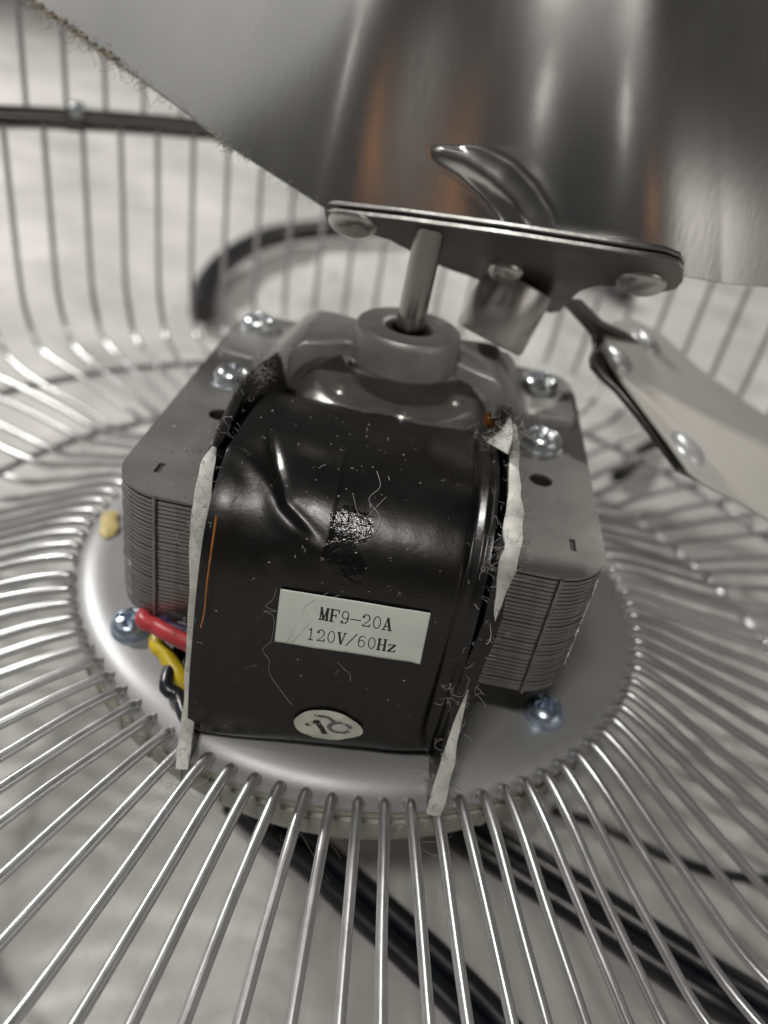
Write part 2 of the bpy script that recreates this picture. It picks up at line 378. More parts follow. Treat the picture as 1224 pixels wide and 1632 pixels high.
for k in range(NL):
    o = bpy.data.objects.new('lamination', top_me if k == NL - 1 else lam_me); COL.objects.link(o); o.parent = stack
    z = 12.5 + (k + .5) * pitch + (.13 if k == NL - 1 else 0)
    j = 0 if k == NL - 1 else .09
    o.location = (random.uniform(-j, j) * MM, random.uniform(-j, j) * MM, (z - 25.1) * MM); o.rotation_euler = (0, 0, random.uniform(-.0012, .0012) if j else 0)
for x in (-31.8, 32.2):
    MB().tube([V(x, -41.02, z) for z in (12.6, 20, 30, 37.3)], .42, 8).build('weld_seam', M['lam'], motor, ang=60)
# rotor and housings
rot = MB(); rot.lathe([(3.0, 43.0), (7, 43.0), (11, 43.4), (14.6, 44.3), (15.6, 44.5), (16.4, 44.1), (18.2, 42.2), (19.2, 40.2), (19.3, 36), (19.3, 13)], 72, Matrix.Translation((.5, 2, 0)))
rotor = rot.build('rotor', M['alu_cast'], motor, ang=40)
for k in range(5):
    a = math.radians(-10 + 72 * k + 77); c = V(.5 + 12.0 * math.cos(a), 2 + 12.0 * math.sin(a), 43.4)
    MB().lathe([(1.9, 0), (1.9, .5), (1.5, .9), (.9, .8), (.001, .4)], 20, Matrix.Translation(c) @ Matrix.Scale(.75, 4, V(math.cos(a), math.sin(a), 0)), capb=False).build('boss', M['alu_cast'], rotor)
MB().lathe([(30, 1.2), (30, 5), (26, 9), (24, 12.4)], 64, Matrix.Translation((.5, 2, 0))).build('rear_housing', M['dark'], motor)
for (x, y) in ((-31, 30), (31, 29), (-30, -12), (30, -12)):
    MB().lathe([(3.2, 1.2), (3.2, 12.4)], 20, Matrix.Translation((x, y, 0))).build('standoff', M['dark'], motor)
# bearing bracket: bridge over the rotor
br = MB()
def brsec(x):
    """top z, bottom z, front y, back y of the bridge at x"""
    ax = abs(x - .3)
    zt = interp(ax, [0, 10, 18.5, 21.5, 25.5, 27.5, 38], [51.2, 51.2, 50.6, 48, 41.6, 40.3, 40.1])
    zb = interp(ax, [0, 10, 15.5, 18.6, 22.5, 24, 38], [48.2, 48.2, 47.8, 45.6, 38.6, 37.75, 37.7])
    yf = interp(ax, [0, 6, 10, 15, 20, 24, 30, 37.5, 38], [-2, -1, 2.5, 0.0, -1.5, 4, 10.4, 11.4, 13])
    yb = interp(ax, [0, 6, 10, 15, 20, 24, 30, 36, 38], [12, 12, 15, 17, 18, 28, 35.5, 34, 30])
    return zt, zb, yf, yb
rows = []
xs = [-38, -37.4] + [-36 + 1.0 * k for k in range(73)] + [37.6, 38]
for x in xs:
    zt, zb, yf, yb = brsec(x); b = .7
    row = [V(x, yf, zb), V(x, yf, zt - b), V(x, yf + b * .35, zt - b * .3), V(x, yf + b, zt)] + [V(x, yf + b + (yb - yf - 2 * b) * q / 6, zt + (.35 * math.sin(PI * q / 6) if abs(x) < 20 else 0)) for q in range(1, 6)] + [V(x, yb - b, zt), V(x, yb, zt - b), V(x, yb, zb), V(x, yf, zb)]
    rows.append(row)
br.grid(rows); n = len(rows[0]); last = (len(rows) - 1) * n
br.f += [tuple(range(n - 1)), tuple(range(last, last + n - 1))]; br.m += [0, 0]
bracket = br.build('bearing_bracket', M['zinc'], motor, ang=40)
MB().lathe([(9.6, 48.9), (10.0, 49.4), (10.0, 55.0), (9.8, 55.9), (9.4, 56.3), (5.2, 56.4), (4.6, 56.0), (4.2, 54)], 64, Matrix.Translation((.9, 2.4, 0))).build('bearing_housing', M['zinc'], motor, ang=35)
MB().lathe([(4.3, 54.0), (4.3, 55.6), (3.3, 55.8), (3.2, 54.6)], 40, Matrix.Translation((.8, 2.2, 0))).build('bearing', M['dark'], motor)
for (x, y, z, R, h) in ((-33.0, 26.5, 40.1, 3.8, 3.5), (31.0, 24.0, 40.2, 4.0, 3.5), (-32.0, 2.6, 37.65, 3.7, 3.5), (30.7, 1.4, 37.65, 3.9, 3.5)):
    if z < 39: MB().lathe([(4.4, 37.62), (4.4, 38.1), (3.8, 38.15)], 32, Matrix.Translation((x, y, 0))).build('washer', M['chrome'], motor)
    screw_fine(V(x, y, z + (.3 if z < 39 else 0)), R, h).build('screw', M['chrome'], motor, ang=40)
# shaft
s0 = V(.8, 2.1, 50); s1 = V(1.45, 2.3, 74.6)
MB().tube([s0.lerp(s1, k / 8) for k in range(9)], 2.65, 32).build('shaft', M['shaft'], motor, ang=60)
# coil
prof = [(6, 32), (3, 35.5), (-3, 40), (-10, 43.6), (-20, 46.6), (-30, 48), (-38, 47.8), (-44, 45.6), (-48.5, 41.6), (-51, 36), (-52.4, 28), (-53, 18), (-53.4, 10), (-53.4, 5.2), (-52.2, 2.9), (-48, 2.5), (-38, 3.2)]
pf = smoothpath([V(0, y, z) for y, z in prof], 8)
SL = [0]
for a, b in zip(pf, pf[1:]): SL.append(SL[-1] + (b - a).length)
XL, XR = -21.2, 19.8
def cpoint(x, s):
    y = interp(s, SL, [p.y for p in pf]); z = interp(s, SL, [p.z for p in pf])
    y2 = interp(s + .3, SL, [p.y for p in pf]); z2 = interp(s + .3, SL, [p.z for p in pf]); y1 = interp(s - .3, SL, [p.y for p in pf]); z1 = interp(s - .3, SL, [p.z for p in pf])
    t = V(0, y2 - y1, z2 - z1).normalized(); nrm = V(0, t.z, -t.y)
    k = sst(60, 100, s)
    p = V(x, y + .10 * x * k, z + (.05 * x * sst(88, 100, s)))
    return p, nrm
def seg(x, s, poly):
    best = 1e9; side = 0; tt = 0; tot = 0
    for (a, b) in zip(poly, poly[1:]):
        dx, ds = b[0] - a[0], b[1] - a[1]; l = dx * dx + ds * ds
        t = max(0, min(1, ((x - a[0]) * dx + (s - a[1]) * ds) / l)); d = math.hypot(x - a[0] - dx * t, s - a[1] - ds * t)
        if d < best: best = d; side = 1 if ((x - a[0]) * ds - (s - a[1]) * dx) > 0 else -1
    return best, side
ridge = [(-20.5, 50), (-19, 50.3), (-17.2, 51.4), (-13.8, 54.5), (-11.2, 58.2), (-7.5, 60.8), (-3.2, 63.3)]
valley = [(-17.4, 37), (-16.4, 43), (-13.4, 51.4), (-10.6, 57.2), (-4.0, 62.0), (-2.0, 64.5)]
crease3 = [(-9.5, 61), (-12.5, 67), (-13.6, 76), (-14, 86)]
seamc = [(-4.5, 30), (-3.8, 50), (-3.5, 57.6), (-3.5, 64.7), (-4.0, 71), (-4.3, 98)]
def taper(s, a, b, c, d): return sst(a, b, s) * (1 - sst(c, d, s))
def disp(x, s):
    d = 0
    e, sd = seg(x, s, ridge); k = 1 - .75 * sst(-12, -4, x); d += .62 * k * math.exp(-(e / 1.7) ** 2)
    e, sd = seg(x, s, valley); k = taper(s, 37, 50, 57, 64); d -= .5 * k * math.exp(-(e / .8) ** 2) + .35 * k * math.exp(-(e / 2.6) ** 2)
    e, sd = seg(x, s, crease3); d += .25 * math.exp(-(e / 2.0) ** 2)
    d += .5 * sst(-15, -21, x) * sst(44, 54, s) * (1 - sst(85, 97, s))
    d += -.55 * math.exp(-((x - 16.9) / .5) ** 2) * sst(24, 32, s) * (1 - sst(88, 97, s)) + .9 * sst(17.2, 20.2, x) * sst(28, 36, s) * (1 - sst(88, 97, s))
    d += .28 * math.exp(-((x - 18.3) / .3) ** 2) - .2 * math.exp(-((x - 18.9) / .25) ** 2)
    e, sd = seg(x, s, seamc); xx = interp(s, [q[1] for q in seamc], [q[0] for q in seamc])
    d += -.10 * sst(xx - .12, xx + .12, x) + .06 * math.exp(-(e / .18) ** 2)
    d += .22 * noise.noise(V(x / 9, s / 13, 2)) + .05 * noise.noise(V(x / 2.5, s / 3.5, 6))
    # slight bow of the wound body: edges lower than the middle
    d -= .5 * (abs(x + 1) / 21) ** 6 * sst(25, 40, s)
    d += .5 * math.exp(-((s - 94) / 2.5) ** 2) * math.exp(-((x + 14) / 5) ** 2)
    return d
def cpos(x, s, lift=0):
    p, n_ = cpoint(x, s); return p + n_ * (disp(x, s) + lift)
NS = 230; NXc = 120; rows = []
for i in range(NS + 1):
    s = SL[-1] * i / NS; rows.append([cpos(XL + (XR - XL) * j / NXc, s) for j in range(NXc + 1)])
cm = MB(); cm.grid(rows)
for j in (0, NXc):       # close the ends
    col = [i * (NXc + 1) + j for i in range(NS + 1)]; cm.f.append(tuple(col)); cm.m.append(0)
cm.f.append(tuple([j for j in range(NXc + 1)] + [NS * (NXc + 1) + j for j in range(NXc, -1, -1)])); cm.m.append(0)
coil = cm.build('coil_wrap', M['tape_wrap'], motor, ang=70)
# printed label: flat sheet following the tape
LB = [(-9.0, 69.6), (13.0, 68.9), (13.25, 78.2), (-8.8, 78.8)]
def lab(u, v, lift=.08):
    x = (LB[0][0] * (1 - u) + LB[1][0] * u) * (1 - v) + (LB[3][0] * (1 - u) + LB[2][0] * u) * v
    s = (LB[0][1] * (1 - u) + LB[1][1] * u) * (1 - v) + (LB[3][1] * (1 - u) + LB[2][1] * u) * v
    p, n_ = cpoint(x, s)
    return p + n_ * (.38 + lift + .10 * noise.noise(V(x / 6, s / 6, 5)) + .05 * noise.noise(V(x / 2, s / 2, 15)) - .5 * (abs(x + 1) / 21) ** 6 + .25 * sst(.93, 1, u) * sst(.7, 1, v))
lm = MB(); lm.grid([[lab(i / 60, j / 26) for j in range(27)] for i in range(61)])
lo = lm.build('label', M['label'], motor, ang=80); tag(lo, 'pale label printed with MF9-20A and 120V/60Hz'); so = lo.modifiers.new('thick', 'SOLIDIFY'); so.thickness = .0001; so.offset = -1
# lettering: stroke glyphs on a unit cell (x 0..1, y 0 bottom..1 top)
TH, TN = .235, .12
def arc(cx, cy, rx, ry, a0, a1, n=14): return [(cx + rx * math.cos(math.radians(a0 + (a1 - a0) * k / n)), cy + ry * math.sin(math.radians(a0 + (a1 - a0) * k / n))) for k in range(n + 1)]
G = {
 'M': [([(.10, .97), (.28, .97)], TN), ([(.18, .97), (.18, .03)], TN), ([(.06, .03), (.32, .03)], TN), ([(.20, .97), (.50, .06)], TH), ([(.50, .06), (.78, .97)], TN), ([(.82, .97), (.82, .03)], TH), ([(.78, .97), (.95, .97)], TN), ([(.66, .03), (.97, .03)], TN)],
 'F': [([(.22, .97), (.22, .03)], TH), ([(.06, .97), (.88, .97), (.90, .76)], TN), ([(.22, .52), (.64, .52)], TN), ([(.64, .62), (.64, .40)], TN), ([(.06, .03), (.44, .03)], TN)],
 '9': [(arc(.5, .68, .30, .30, 0, 360, 22), .10), (arc(.46, .44, .34, .42, 15, -70), .12), ([(.58, .04), (.36, .0), (.2, .10)], .08), ([(.2, .08), (.24, .14)], TH)],
 '-': [([(.02, .42), (.98, .42)], TN)],
 '2': [(arc(.48, .70, .32, .28, 160, -20), .11), ([(.79, .62), (.62, .40), (.18, .08)], .08), ([(.16, .05), (.84, .05)], .12), ([(.84, .03), (.88, .22)], TN), ([(.17, .74), (.22, .80)], TH)],
 '0': [(arc(.5, .5, .33, .48, 0, 360, 28), .10)],
 'A': [([(.46, .98), (.16, .03)], TN), ([(.48, .98), (.80, .03)], TH), ([(.26, .32), (.70, .32)], TN), ([(.04, .03), (.32, .03)], TN), ([(.62, .03), (.98, .03)], TN)],
 '1': [([(.5, .99), (.5, .03)], .11), ([(.5, .97), (.28, .84)], TN), ([(.28, .03), (.74, .03)], TN)],
 'V': [([(.18, .97), (.50, .02)], TH), ([(.52, .02), (.82, .97)], TN), ([(.04, .97), (.36, .97)], TN), ([(.68, .97), (.98, .97)], TN)],
 '/': [([(.02, -.06), (.96, 1.06)], TN)],
 '6': [(arc(.5, .31, .31, .30, 0, 360, 22), .10), (arc(.56, .52, .36, .45, 100, 200), .12), ([(.5, .96), (.66, .99), (.80, .88)], .08)],
 'H': [([(.20, .97), (.20, .03)], TH), ([(.80, .97), (.80, .03)], TH), ([(.2, .5), (.8, .5)], TN), ([(.04, .97), (.36, .97)], TN), ([(.64, .97), (.96, .97)], TN), ([(.04, .03), (.36, .03)], TN), ([(.64, .03), (.96, .03)], TN)],
 'z': [([(.18, .62), (.80, .62)], TN), ([(.80, .62), (.20, .04)], TH), ([(.20, .04), (.82, .04)], TN), ([(.18, .62), (.16, .48)], TN), ([(.82, .04), (.86, .2)], TN)],
}
def strokes(mb, glyph, fx, fy, place, asp=1.0):
    """glyph polylines widened into quads, placed by place(u,v)"""
    for pl_, w in glyph:
        for k in range(len(pl_) - 1):
            (x0, y0), (x1, y1) = pl_[k], pl_[k + 1]; nsub = 4 if len(pl_) < 5 else 1
            dx, dy = (x1 - x0), (y1 - y0) * asp; L_ = math.hypot(dx, dy) or 1; ex, ey = dx / L_ * w * .35, dy / L_ * w * .35 / asp
            nx_, ny_ = -dy / L_ * w / 2, dx / L_ * w / 2 / asp
            A = (x0 - ex, y0 - ey); B = (x1 + ex, y1 + ey)
            for q in range(nsub):
                t0, t1 = q / nsub, (q + 1) / nsub
                p0 = (A[0] + (B[0] - A[0]) * t0, A[1] + (B[1] - A[1]) * t0); p1 = (A[0] + (B[0] - A[0]) * t1, A[1] + (B[1] - A[1]) * t1)
                qd = [(p0[0] + nx_, p0[1] + ny_), (p0[0] - nx_, p0[1] - ny_), (p1[0] - nx_, p1[1] - ny_), (p1[0] + nx_, p1[1] + ny_)]
                lift = .012 + .0012 * (len(mb.f) % 9)
                mb.add([place(fx(x, y), fy(x, y), lift) for x, y in qd], [(0, 1, 2, 3)])
for text, u0, cw, vt, vb in (('MF9-20A', .272, .0712, .205, .435), ('120V/60Hz', .205, .0688, .615, .845)):
    for k, ch in enumerate(text):
        g = MB(); a = u0 + k * cw
        strokes(g, G[ch], lambda x, y: a + cw * (.02 + .96 * x), lambda x, y: vb + (vt - vb) * y, lambda u, v, l: lab(u, v, .08 + l), asp=1.4)
        g.build('letter', M['ink'], lo, smooth=False)
# round sticker, worn, with pen marks
SC = (1.4, 94.3); SRX, SRS = 5.6, 3.3
def stk(u, v, lift=.1):
    x = SC[0] + SRX * u; s = SC[1] + SRS * v; p, n_ = cpoint(x, s)
    return p + n_ * (lift + .30 + disp(x, s) * .5 + .12 * noise.noise(V(x, s, 1)) + .25 * sst(.7, 1, u))
st = MB(); rows = []
for i in range(13):
    r = i / 12; row = []
    for k in range(49):
        w = 2 * PI * k / 48; e = 1 + .05 * noise.noise(V(math.cos(w) * 2, math.sin(w) * 2, 3)) - .16 * max(0, math.cos(w + .75)) ** 6
        row.append(stk(r * e * math.cos(w), r * e * math.sin(w)))
    rows.append(row)
st.grid(rows); sto = st.build('round_sticker', M['sticker'], motor, ang=80)
pm = MB()
strokes(pm, [([(.20, .44), (.32, .60), (.46, .22)], .085)], lambda x, y: x * 2 - 1, lambda x, y: 1 - y * 2, lambda u, v, l: stk(u, v, .1 + l), 1)
pm.build('pen_mark', M['ink'], sto, smooth=False)
pm = MB()
strokes(pm, [(arc(.66, .46, .15, .17, 0, 360, 20), .07), ([(.30, .80), (.48, .76), (.60, .60)], .075)], lambda x, y: x * 2 - 1, lambda x, y: 1 - y * 2, lambda u, v, l: stk(u, v, .1 + l), 1)
pm.build('pen_mark', M['pen'], sto, smooth=False)
# insulation flanges either side of the coil
def ribbon(name, pts, widths, th, m, par, across=V(1, 0, 0), rough=.15, k=8, ang=60):
    P_ = smoothpath(pts, k); mb = MB(); N_ = len(P_); rows = []
    for i, c in enumerate(P_):
        t = (P_[min(i + 1, N_ - 1)] - P_[max(i - 1, 0)]).normalized(); a = (across - t * across.dot(t)).normalized(); n_ = t.cross(a)
        w = interp(i / (N_ - 1), [q / (len(widths) - 1) for q in range(len(widths))], widths) / 2
        w1 = w * (1 + rough * noise.noise(V(i * .23, w, 1))); w2 = w * (1 + rough * noise.noise(V(i * .21, w, 7)))
        ring_ = []
        for q in range(10):
            an = 2 * PI * q / 10; ca, sa = math.cos(an), math.sin(an)
            cs, ss = (max(-1, min(1, ca * 1.2)), max(-1, min(1, sa * 1.2)))
            ring_.append(c + a * (cs * (w1 if ca > 0 else w2)) + n_ * (ss * th / 2 + .12 * noise.noise(c * .35)))
        rows.append(ring_)
    for row in rows: row.append(row[0])
    mb.grid(rows); n = 11; mb.f += [tuple(range(10)), tuple(range((N_ - 1) * n, (N_ - 1) * n + 10))]; mb.m += [0, 0]
    return mb.build(name, m, par, ang=ang)
def fl_path(pix, xs, ys):
    out = []
    for (u, v), x, y in zip(pix, xs, ys):
        out.append(at(u, v, 0, x) if x is not None else at(u, v, 1, y))
    return out
Lp = fl_path([(442, 566), (412, 590), (385, 625), (358, 680), (341, 716), (331, 745), (322, 800), (316, 850), (312, 950), (308, 1020), (304, 1100), (297, 1170), (290, 1226)],
             [-23, -23.6, -24, -24, -24] + [None] * 8, [0, 0, 0, 0, 0, -43, -47, -49, -50.5, -51.5, -53, -56, -60])
Rp = fl_path([(809, 642), (815, 680), (816, 720), (815, 780), (816, 830), (810, 880), (797, 930), (785, 985), (765, 1040), (742, 1095), (725, 1150), (708, 1215), (688, 1292)],
             [22.6, 22.4, 22.2, 22.0, 22.0] + [None] * 8, [0, 0, 0, 0, 0, -50, -51, -51.5, -52, -53, -54, -56, -58.6])
def web(name, path, inner, th, m, par):
    """flange sheet between its outer edge path and the coil side"""
    P_ = smoothpath(path, 6); mb = MB(); A = []; 
    for sgn in (-1, 1):
        rows_ = []
        for i, c in enumerate(P_):
            q = inner(c, i / (len(P_) - 1)); rows_.append([c.lerp(q, k / 6) + V(sgn * th / 2, 0, 0) + V(.25 * noise.noise(c * .2 + V(k, 0, 0)), 0, 0) * (k / 6) for k in range(7)])
        A.append(rows_)
    mb.grid(A[0]); mb.grid(A[1]); n = 7; N_ = len(P_); o = N_ * n
    for i in range(N_ - 1):
        mb.f.append((i * n, (i + 1) * n, o + (i + 1) * n, o + i * n)); mb.m.append(0)
        mb.f.append((i * n + 6, (i + 1) * n + 6, o + (i + 1) * n + 6, o + i * n + 6)); mb.m.append(0)
    for e in (0, N_ - 1):
        for k in range(6): mb.f.append((e * n + k, e * n + k + 1, o + e * n + k + 1, o + e * n + k)); mb.m.append(0)
    return mb.build(name, m, par, ang=60)
innerL = lambda c, t: V(XL + 1.2, max(-40 + 4 * t, min(2, c.y + 10 + 12 * (1 - t))) if c.z < 46 else c.y * .55, min(c.z - 1.5, 36) if c.z > 30 else c.z)
innerR = lambda c, t: V(XR - 1.0, -36 if c.z < 40 else c.y * .55, min(c.z - 1.5, 36) if c.z > 30 else c.z)
fL = web('insulation_flange', Lp, innerL, 1.5, M['tape'], motor)
fR = web('insulation_flange', Rp, innerR, 1.5, M['tape'], motor)
ribbon('paper_edge', Lp[4:], [.8, 1.9, 2.4, 2.5, 2.2, 2.0, 2.0, 1.9, 2.0, 2.2, 2.0], 1.15, M['paper_edge'], fL, rough=.22, ang=30)
ribbon('tape_edge', Lp[:5], [.5, 1.2, 1.7, 1.9, 1.4], 1.2, M['tape'], fL)
off = V(.35, -.5, .25)
ribbon('paper_edge', [p + V(.3, -.35, .2) for p in Rp[1:8]], [.9, 1.8, 1.6, 2.0, 2.8, 2.4, 2.4, 1.5, .1], 1.15, M['paper_edge'], fR, rough=.4, ang=30)
ribbon('tape_edge', Rp[5:12], [1.5, 2.3, 2.6, 2.6, 2.4, 1.6], 1.3, M['tape'], fR)
ribbon('paper_edge', [p + V(.35, -.5, .1) for p in Rp[9:]], [.15, .9, 1.4, 2.0, 2.5, 2.5], 1.15, M['paper_edge'], fR, rough=.35, ang=30)
# torn paper flap near the top of the right flange
tf = [at(775, 704, 1, -20), at(795, 690, 1, -18), at(813, 662, 1, -14), at(817, 690, 1, -24), at(808, 722, 1, -28), at(790, 712, 1, -25)]
tm = MB(); c = sum(tf, V(0, 0, 0)) / 6
tm.add([c + V(0, -.5, .6)] + tf, [(0, k + 1, (k + 1) % 6 + 1) for k in range(6)])
to = tm.build('torn_paper', M['paper_edge'], fR, ang=80); so = to.modifiers.new('t', 'SOLIDIFY'); so.thickness = .0004
# copper windings glimpsed behind the coil, stray copper strand
MB().tube(smoothpath([at(745, 685, 1, -2), at(757, 676, 1, -1), at(770, 674, 1, 0), at(780, 668, 1, 2)], 5), 1.5, 10).build('winding', M['copper'], motor)
MB().tube(smoothpath([at(345, 822, 1, -54), at(338, 870, 1, -54.5), at(330, 930, 1, -54.8), at(326, 975, 1, -55), at(320, 1000, 1, -55)], 5), .13, 6).build('copper_strand', M['copper'], motor)
# lead wires
MB().tube(smoothpath([V(-30, -22, 9), at(232, 978, 1, -40), at(252, 1000, 1, -43), at(285, 1018, 1, -45), at(318, 1035, 1, -46), V(-21, -44, 9)], 6), lambda t: 1.45, 14).build('lead_wire', M['red'], motor)['label'] = 'red lead wire'
MB().tube(smoothpath([V(-29, -20, 7), at(254, 1012, 1, -38), at(264, 1043, 1, -41.5), at(286, 1075, 1, -44), at(306, 1095, 1, -46), V(-20, -44, 2.6)], 6), 1.45, 14).build('lead_wire', M['yellow'], motor)['label'] = 'yellow lead wire'
MB().tube(smoothpath([V(-27, -20, 5), at(268, 1075, 2, 3.5), at(285, 1110, 2, 2.6), at(303, 1150, 2, 2.4), V(-18, -50, 2)], 6), 1.3, 12).build('lead_wire', M['blackpvc'], motor)['label'] = 'black lead wire'
MB().tube(smoothpath([V(-25, -30, 14), at(262, 988, 1, -41), at(290, 1005, 1, -42), V(-18, -42, 9)], 6), 1.1, 10).build('lead_wire', mat('violet_pvc', (.06, .03, .09), 0, .35), motor)['label'] = 'dark violet lead wire'
# glue spot on the plate
g = MB(); gc = at(175, 835, 2, 1.4)
g.lathe([(3.2, 0), (2.8, .5), (1.6, .9), (.01, 1.0)], 18, Matrix.Translation(gc) @ Matrix.Rotation(.3, 4, 'Z') @ Matrix.Diagonal((.7, 1.7, 1, 1)))
for v_ in g.v: v_ += V(noise.noise(v_ * .9), noise.noise(v_ * .9 + V(5, 5, 5)), 0) * 1.0
g.build('glue_spot', M['glue'], guard)

# ------------------------------------------------------------------ blade assembly
fan = thing('fan_blade_assembly', 'polished metal fan blades riveted to a spider bracket with a round hub', 'fan blade', (18, 10, 110))
pA = deep(518, 340, 136.5); pB = deep(1088, 437, 133); pH = deep(830, 470, 157)
pn = (pB - pA).cross(pH - pA).normalized()
if pn.z < 0: pn = -pn
opx = [(516, 338), (640, 352), (800, 374), (960, 399), (1058, 414), (1080, 422), (1089, 434), (1088, 450), (1078, 462), (1048, 468), (1015, 463), (985, 457), (950, 457), (925, 465), (912, 476), (903, 488), (892, 497), (878, 500), (850, 492), (810, 470), (775, 452), (745, 440), (720, 432), (700, 424), (668, 410), (646, 397), (620, 383), (596, 377), (560, 374), (535, 367), (520, 355)]
bp = MB(); bp.prism([on_plane(u, v, pA, pn) for u, v in opx], pn * 1.1)
spider = bp.build('spider_bracket', M['spider'], fan, ang=30, bevel=.25)
def rivet(c, n_, R, h, par, m):
    T = Matrix.Translation(c) @ Vector(n_).to_track_quat('Z', 'Y').to_matrix().to_4x4()
    MB().lathe([(R * 1.08, -.05), (R * 1.05, h * .2)] + [(R * math.cos(k / 6 * PI / 2) + .001, h * .2 + h * .8 * math.sin(k / 6 * PI / 2)) for k in range(1, 7)], 32, T).build('rivet', m, par)
for (u, v) in ((562, 356), (1022, 450), (806, 432)):
    rivet(on_plane(u, v, pA, pn), -pn, 4.1 if u != 806 else 3.1, 2.0, fan, M['hub'])
# hub barrel
h0 = deep(821, 463, 153); h1 = deep(779, 541, 156)
hz = (h1 - h0).normalized(); T = Matrix.Translation(h0 - hz * 2) @ hz.to_track_quat('Z', 'Y').to_matrix().to_4x4(); HL = (h1 - h0).length + 2
hub = MB().lathe([(3.5, 0), (7.0, .2), (7.2, .6), (7.2, HL - .6), (6.9, HL), (4.0, HL), (3.9, HL - 5)], 48, T).build('hub', M['hub'], fan, ang=35)
# second arm and its riveted blade
q0 = deep(905, 478, 160); q1 = deep(947, 560, 166); q2 = deep(1224, 835, 158); q3 = deep(1224, 690, 205)
n2 = (q2 - q1).cross(q3 - q1).normalized()
if n2.dot(CAM - q1) < 0: n2 = -n2
def p2(u, v, lift=0): return on_plane(u, v, q1 + n2 * lift, n2)
arm = MB()
outl = [(905, 476), (930, 506), (948, 528), (950, 548), (944, 566), (946, 580), (962, 598), (985, 618), (1020, 660), (1060, 712), (1085, 745), (1120, 762), (1160, 740), (1130, 690), (1080, 610), (1040, 560), (1000, 530), (960, 510), (925, 478)]
def armp(u, v):
    k = sst(575, 480, v); base = p2(u, v); d = (base - CAM).dot(RZ); return deep(u, v, d * (1 - k) + 159 * k)
ap = [armp(*q) for q in outl]
arm.prism(ap, -n2 * 1.3); arm.build('spider_arm', M['spider'], fan, ang=40, bevel=.2)
b2 = MB()
o2 = [(955, 530), (975, 516), (1005, 512), (1050, 535), (1110, 590), (1180, 640), (1300, 720), (1420, 840), (1420, 960), (1300, 885), (1224, 833), (1170, 800), (1120, 775), (1095, 755), (1060, 705), (1020, 652), (985, 605), (965, 570)]
b2.prism([p2(u, v, 1.0) for u, v in o2], n2 * .9)
b2o = b2.build('blade', M['blade2'], fan, ang=40, bevel=.2)
b2o['label'] = 'second blade with three rivets, pale floor light painted into it'
for (u, v) in ((983, 572), (1030, 546), (1096, 716)):
    rivet(p2(u, v, 1.9), n2, 4.2, 1.7, fan, M['rivet'])
# main polished blade: curved sheet rising from the bracket
edgeL = [(560, -420), (60, 8), (150, 75), (230, 133), (300, 184), (370, 238), (440, 283), (515, 331)]
def left_u(v):   # left boundary pixel column for a row
    return interp(v, [-700, -60, 8, 75, 133, 184, 238, 283, 331, 345], [-900, -60, 55, 150, 230, 300, 370, 440, 514, 520])
def bottom_v(u):
    return interp(u, [-900, 505, 640, 800, 960, 1058, 1088, 1150, 1224, 1500, 2300], [330, 334, 348, 370, 394, 410, 440, 452, 458, 470, 520])
def bdepth(u, v):
    t = (min(u, 1300) - 520) / 570; h = (343 + (u - 520) * .163 * (1 if u < 1150 else 0) + (630 * .163 if u >= 1150 else 0) - v) / 340
    d = 135.8 - 3.3 * t
    d += -10.6 * h + 1.7 * h * h                       # leans towards the camera
    xc = 495 + 70 * (1 - min(h, 1.5))* -1 + 62 * min(h, 2)
    xc = 492 + 68 * h                                 # soft fold line left of centre
    w = u - xc
    d += 7.5 * (1 - math.exp(-(w / 190) ** 2)) * sst(-10, 25, w) * .9
    d += .030 * (math.sqrt(w * w + 400) - w) / 2 * min(1, .25 + h * .5)
    d += -3.2 * math.exp(-((u - 1010 - 25 * h) / 120) ** 2)
    d += 1.0 * noise.noise(V(u / 330, v / 420, 3)) + max(0, u - 1250) * .012
    return d
ribc = [(706, 240), (745, 254), (790, 285), (822, 318), (842, 350), (850, 372)]
def ribd(u, v):
    e, sd = seg(u, v, ribc); al = interp(u + (v - 240) * .6, [706, 770, 830, 920], [.25, .7, 1, 1])
    if v < 236: return 0
    w = 15 + 15 * al
    return 1.3 * al * math.exp(-(e / w) ** 2 * 1.2) - .25 * al * math.exp(-((e - w * 1.15) / 8) ** 2)
bm_ = MB(); NU, NV = 420, 170; rows = []
for j in range(NV + 1):
    t = j / NV; row = []
    for i in range(NU + 1):
        s = i / NU
        # bottom edge param; then move up
        v_top = -520
        ub = 516 + (2300 - 516) * s; vb_ = bottom_v(ub)  # right end widened out of view so its shadow darkens the floor there
        v = vb_ + (v_top - vb_) * (t ** 1.25)
        ul = left_u(v); u = ul + (2300 - ul) * s if v < 331 else ub
        row.append(deep(u, v, bdepth(u, v) - ribd(u, v)))
    rows.append(row)
bm_.grid(rows)
blade = bm_.build('blade', M['alu'], fan, ang=80); blade['label'] = 'large mirror-like polished blade filling the top'
so = blade.modifiers.new('thick', 'SOLIDIFY'); so.thickness = .0008; so.offset = -1
# lower flange of the blade clamped on the bracket
fl = MB(); ft = [(516, 336), (640, 349), (800, 371), (960, 396), (1058, 411), (1082, 421), (1089, 434)]
front = [on_plane(u, v, pA, pn) + pn * 1.2 for u, v in ft]
bk = (pH - pA) - pn * (pH - pA).dot(pn); bk = (bk - (pB - pA).normalized() * bk.dot((pB - pA).normalized())).normalized()
fl.prism(front + [p + bk * 6 for p in front[::-1]], pn * .9); fl.build('blade_flange', M['spider'], fan, ang=40, bevel=.2)

